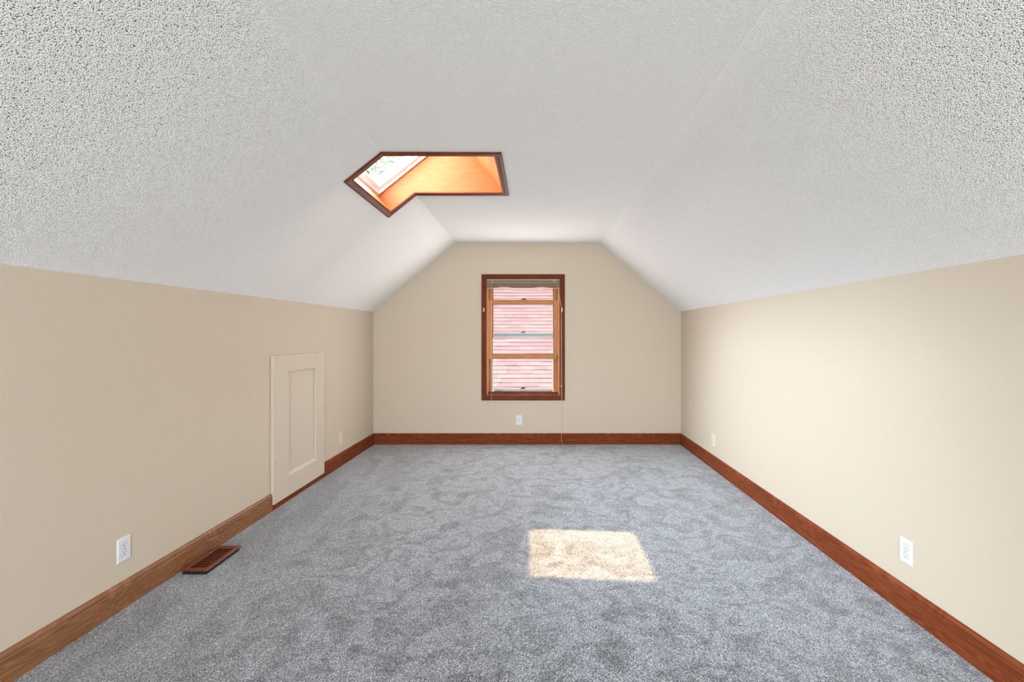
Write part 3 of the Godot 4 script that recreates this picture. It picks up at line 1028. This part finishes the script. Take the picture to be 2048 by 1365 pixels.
# ================= outlets =================
func _outlet(label: String, at: Vector3, turn: float, m: Material, slots: Material, group: String) -> void:
	# local: z out of the wall
	var t := thing("wall_outlet", label, "outlet", at, turn, "", group)
	var st := begin()
	# bevelled cover plate
	var w := 0.035
	var h := 0.0572
	var e := 0.004
	var f := [Vector3(-w + e, -h + e, 0.006), Vector3(w - e, -h + e, 0.006), Vector3(w - e, h - e, 0.006), Vector3(-w + e, h - e, 0.006)]
	var mid := [Vector3(-w, -h, 0.003), Vector3(w, -h, 0.003), Vector3(w, h, 0.003), Vector3(-w, h, 0.003)]
	var b := [Vector3(-w, -h, 0), Vector3(w, -h, 0), Vector3(w, h, 0), Vector3(-w, h, 0)]
	quad(st, f[0], f[1], f[2], f[3])
	for k in 4:
		var k2 := (k + 1) % 4
		quad(st, mid[k], mid[k2], f[k2], f[k])
		quad(st, b[k], b[k2], mid[k2], mid[k])
	part("cover_plate", st, m, t)
	for s in [-1.0, 1.0]:
		# duplex face: a circle cut flat at top and bottom, in a shadow gap
		var cy: float = s * 0.0195
		var poly := PackedVector2Array()
		var ring := PackedVector2Array()
		for k in 24:
			var a := TAU * k / 24.0
			poly.append(Vector2(cos(a) * 0.0172, clampf(sin(a) * 0.0172, -0.0140, 0.0140) + cy))
			ring.append(Vector2(cos(a) * 0.0181, clampf(sin(a) * 0.0181, -0.0149, 0.0149) + cy))
		st = begin()
		prism(st, ring, func(p: Vector2, q: float) -> Vector3: return Vector3(p.x, p.y, lerpf(0.002, 0.0062, q)))
		var gap := part("gap", st, slots, t)
		gap.name = "gap"
		st = begin()
		prism(st, poly, func(p: Vector2, q: float) -> Vector3: return Vector3(p.x, p.y, lerpf(0.002, 0.0078, q)))
		var rc := part("receptacle", st, m, t)
		for q in [[-0.0064, 0.0040, 0.0022, 0.0084], [0.0064, 0.0040, 0.0022, 0.0068]]:
			st = begin()
			cbox(st, Vector3(q[0], cy + q[1], 0.0074), Vector3(q[2], q[3], 0.0012))
			part("slot", st, mats.dark_slot, rc)
		st = begin()
		lathe(st, [[0.0027, 0.007], [0.0027, 0.0081], [0.0, 0.0082]], Vector3(0, cy - 0.0068, 0), Vector3(0, 0, 1), 10)
		part("slot", st, mats.dark_slot, rc)
	st = begin()
	lathe(st, [[0.0032, 0.005], [0.0030, 0.0068], [0.0, 0.0074]], Vector3.ZERO, Vector3(0, 0, 1), 10)
	part("screw", st, mats.steel if slots == mats.dark_slot else m, t)

func _outlets() -> void:
	_outlet("white duplex outlet on the left knee wall above the lighter baseboard", wall_l(2.153, 0.278), PI / 2, mats.white_plastic, mats.dark_slot, "")
	_outlet("white duplex outlet under the gable window", Vector3(-0.184, 0.286, -BACK), 0.0, mats.white_plastic, mats.dark_slot, "")
	_outlet("off-white duplex outlet on the right knee wall nearest the camera", wall_r(2.104, 0.290), -PI / 2, mats.white_plastic, mats.dark_slot, "")
	_outlet("painted-over cream outlet on the left knee wall between hatch and corner", wall_l(4.49, 0.278), PI / 2, mats.ivory_plastic, mats.ivory_plastic, "")
	_outlet("small ivory outlet on the right knee wall near the far corner", wall_r(4.38, 0.278), -PI / 2, mats.ivory_plastic, mats.ivory_plastic, "")

# ================= floor register =================
func _register() -> void:
	var x0 := -1.922
	var x1 := -1.775
	var d0 := 2.440
	var d1 := 2.725
	var t := thing("floor_register", "reddish wooden slotted floor register lying against the left baseboard", "floor vent", Vector3((x0 + x1) * 0.5, 0.0, -(d0 + d1) * 0.5))
	var W := x1 - x0
	var L := d1 - d0
	var top := 0.027
	var b := 0.027
	var fr := [[Vector3(-W / 2 + b / 2, 0, 0), Vector3(b, 0.010, L)], [Vector3(W / 2 - b / 2, 0, 0), Vector3(b, 0.010, L)], [Vector3(0, 0, L / 2 - b / 2), Vector3(W - 2 * b, 0.010, b)], [Vector3(0, 0, -L / 2 + b / 2), Vector3(W - 2 * b, 0.010, b)]]
	for f in fr:
		var st := begin()
		cbox(st, f[0] + Vector3(0, top - 0.005, 0), f[1], 0.0028)
		part("frame_board", st, mats.register_wood, t)
	var n := 12
	for k in n:
		var z := lerpf(-L / 2 + b + 0.008, L / 2 - b - 0.008, k / float(n - 1))
		var st := begin()
		cbox(st, Vector3(0, top - 0.0055, z), Vector3(W - 2 * b, 0.0050, 0.0050), 0.001)
		part("louvre", st, mats.register_wood, t)
	var st2 := begin()
	# duct collar under the grille
	for q in [[Vector3(-W / 2 + 0.012, 0.008, 0), Vector3(0.006, 0.018, L - 0.02)], [Vector3(W / 2 - 0.012, 0.008, 0), Vector3(0.006, 0.018, L - 0.02)], [Vector3(0, 0.008, L / 2 - 0.010), Vector3(W - 0.018, 0.018, 0.006)], [Vector3(0, 0.008, -L / 2 + 0.010), Vector3(W - 0.018, 0.018, 0.006)], [Vector3(0, 0.0015, 0), Vector3(W - 0.02, 0.003, L - 0.02)]]:
		cbox(st2, q[0], q[1])
	part("duct_collar", st2, mats.black_metal, t)

# ================= rolled-up shade with its cords =================
func _shade() -> void:
	var z := -BACK + 0.004
	var t := thing("window_shade", "taupe woven shade drawn up at the top of the window, with cords", "shade", Vector3(-0.138, 1.90, z))
	var o := -t.position
	var x0 := -0.566
	var x1 := 0.296
	var xm := (x0 + x1) * 0.5
	var W := x1 - x0
	var st := begin()
	cbox(st, Vector3(xm, 1.9555, z) + o, Vector3(W, 0.017, 0.030), 0.003)
	part("head_rail", st, mats.shade_slat, t)
	st = begin()
	cbox(st, Vector3(xm, 1.9385, z - 0.002) + o, Vector3(W - 0.004, 0.017, 0.022), 0.002)
	part("fold", st, mats.shade_weave, t)
	st = begin()
	cbox(st, Vector3(xm, 1.9255, z) + o, Vector3(W, 0.010, 0.028), 0.004)
	part("slat", st, mats.shade_slat, t)
	# woven valance with two sagging arches
	st = begin()
	var poly := PackedVector2Array([Vector2(x0 + 0.004, 1.921)])
	var n := 60
	for k in n + 1:
		var x := lerpf(x0 + 0.004, x1 - 0.006, k / float(n))
		var y := 1.8625
		for cx in [-0.358, 0.083]:
			y += 0.0135 * exp(-pow((x - cx) / 0.062, 2.0))
		poly.append(Vector2(x, y))
	poly.append(Vector2(x1 - 0.006, 1.921))
	prism(st, poly, func(p: Vector2, e: float) -> Vector3: return Vector3(p.x, p.y, z + 0.010 - 0.008 * e) + o)
	part("valance", st, mats.shade_weave, t)
	st = begin()
	cbox(st, Vector3(xm + 0.003, 1.8565, z + 0.004) + o, Vector3(W + 0.002, 0.009, 0.014), 0.003)
	part("bottom_bar", st, mats.shade_slat, t)
	for x in [-0.502, 0.236]:
		st = begin()
		cbox(st, Vector3(x, 1.9475, z + 0.016) + o, Vector3(0.022, 0.034, 0.004), 0.001)
		part("clip", st, mats.shade_slat, t)
	# lift cords
	var cz := z + 0.022
	var C := func(pts: Array, r: float) -> void:
		var s := begin()
		var q := []
		for p in pts:
			q.append(p + o)
		tube(s, q, r, 6)
		part("cord", s, mats.cord, t)
	C.call([Vector3(-0.512, 1.93, cz), Vector3(-0.513, 1.2, cz), Vector3(-0.512, 0.60, cz + 0.006), Vector3(-0.510, 0.482, cz + 0.002)], 0.0011)
	C.call([Vector3(-0.512, 0.560, cz + 0.006), Vector3(-0.506, 0.50, cz + 0.003), Vector3(-0.497, 0.440, cz)], 0.0011)
	C.call([Vector3(0.270, 1.92, cz), Vector3(0.285, 1.80, cz), Vector3(0.318, 1.64, cz + 0.003), Vector3(0.317, 1.1, cz), Vector3(0.318, 0.58, cz + 0.004), Vector3(0.318, 0.14, cz), Vector3(0.317, 0.06, cz + 0.002), Vector3(0.324, 0.020, cz + 0.004), Vector3(0.335, 0.004, cz + 0.010)], 0.0013)
	C.call([Vector3(0.318, 1.64, cz + 0.003), Vector3(0.322, 1.1, cz + 0.002), Vector3(0.330, 0.58, cz + 0.004), Vector3(0.336, 0.14, cz)], 0.0010)
	for p in [Vector3(-0.510, 0.470, cz + 0.002), Vector3(-0.496, 0.430, cz), Vector3(0.318, 0.684, cz + 0.002)]:
		st = begin()
		lathe(st, [[0.0, 0.0], [0.006, 0.003], [0.0065, 0.010], [0.004, 0.018], [0.0015, 0.024]], p + o, Vector3.UP, 9)
		part("tassel", st, mats.cord, t)
	for x in [-0.602, 0.327]:
		# cleat screwed to the casing, cord wound on it
		st = begin()
		cbox(st, Vector3(x, 1.600, z + 0.019) + o, Vector3(0.011, 0.052, 0.010), 0.004)
		cbox(st, Vector3(x, 1.600, z + 0.013) + o, Vector3(0.008, 0.018, 0.012), 0.001)
		part("cleat", st, mats.cord, t)
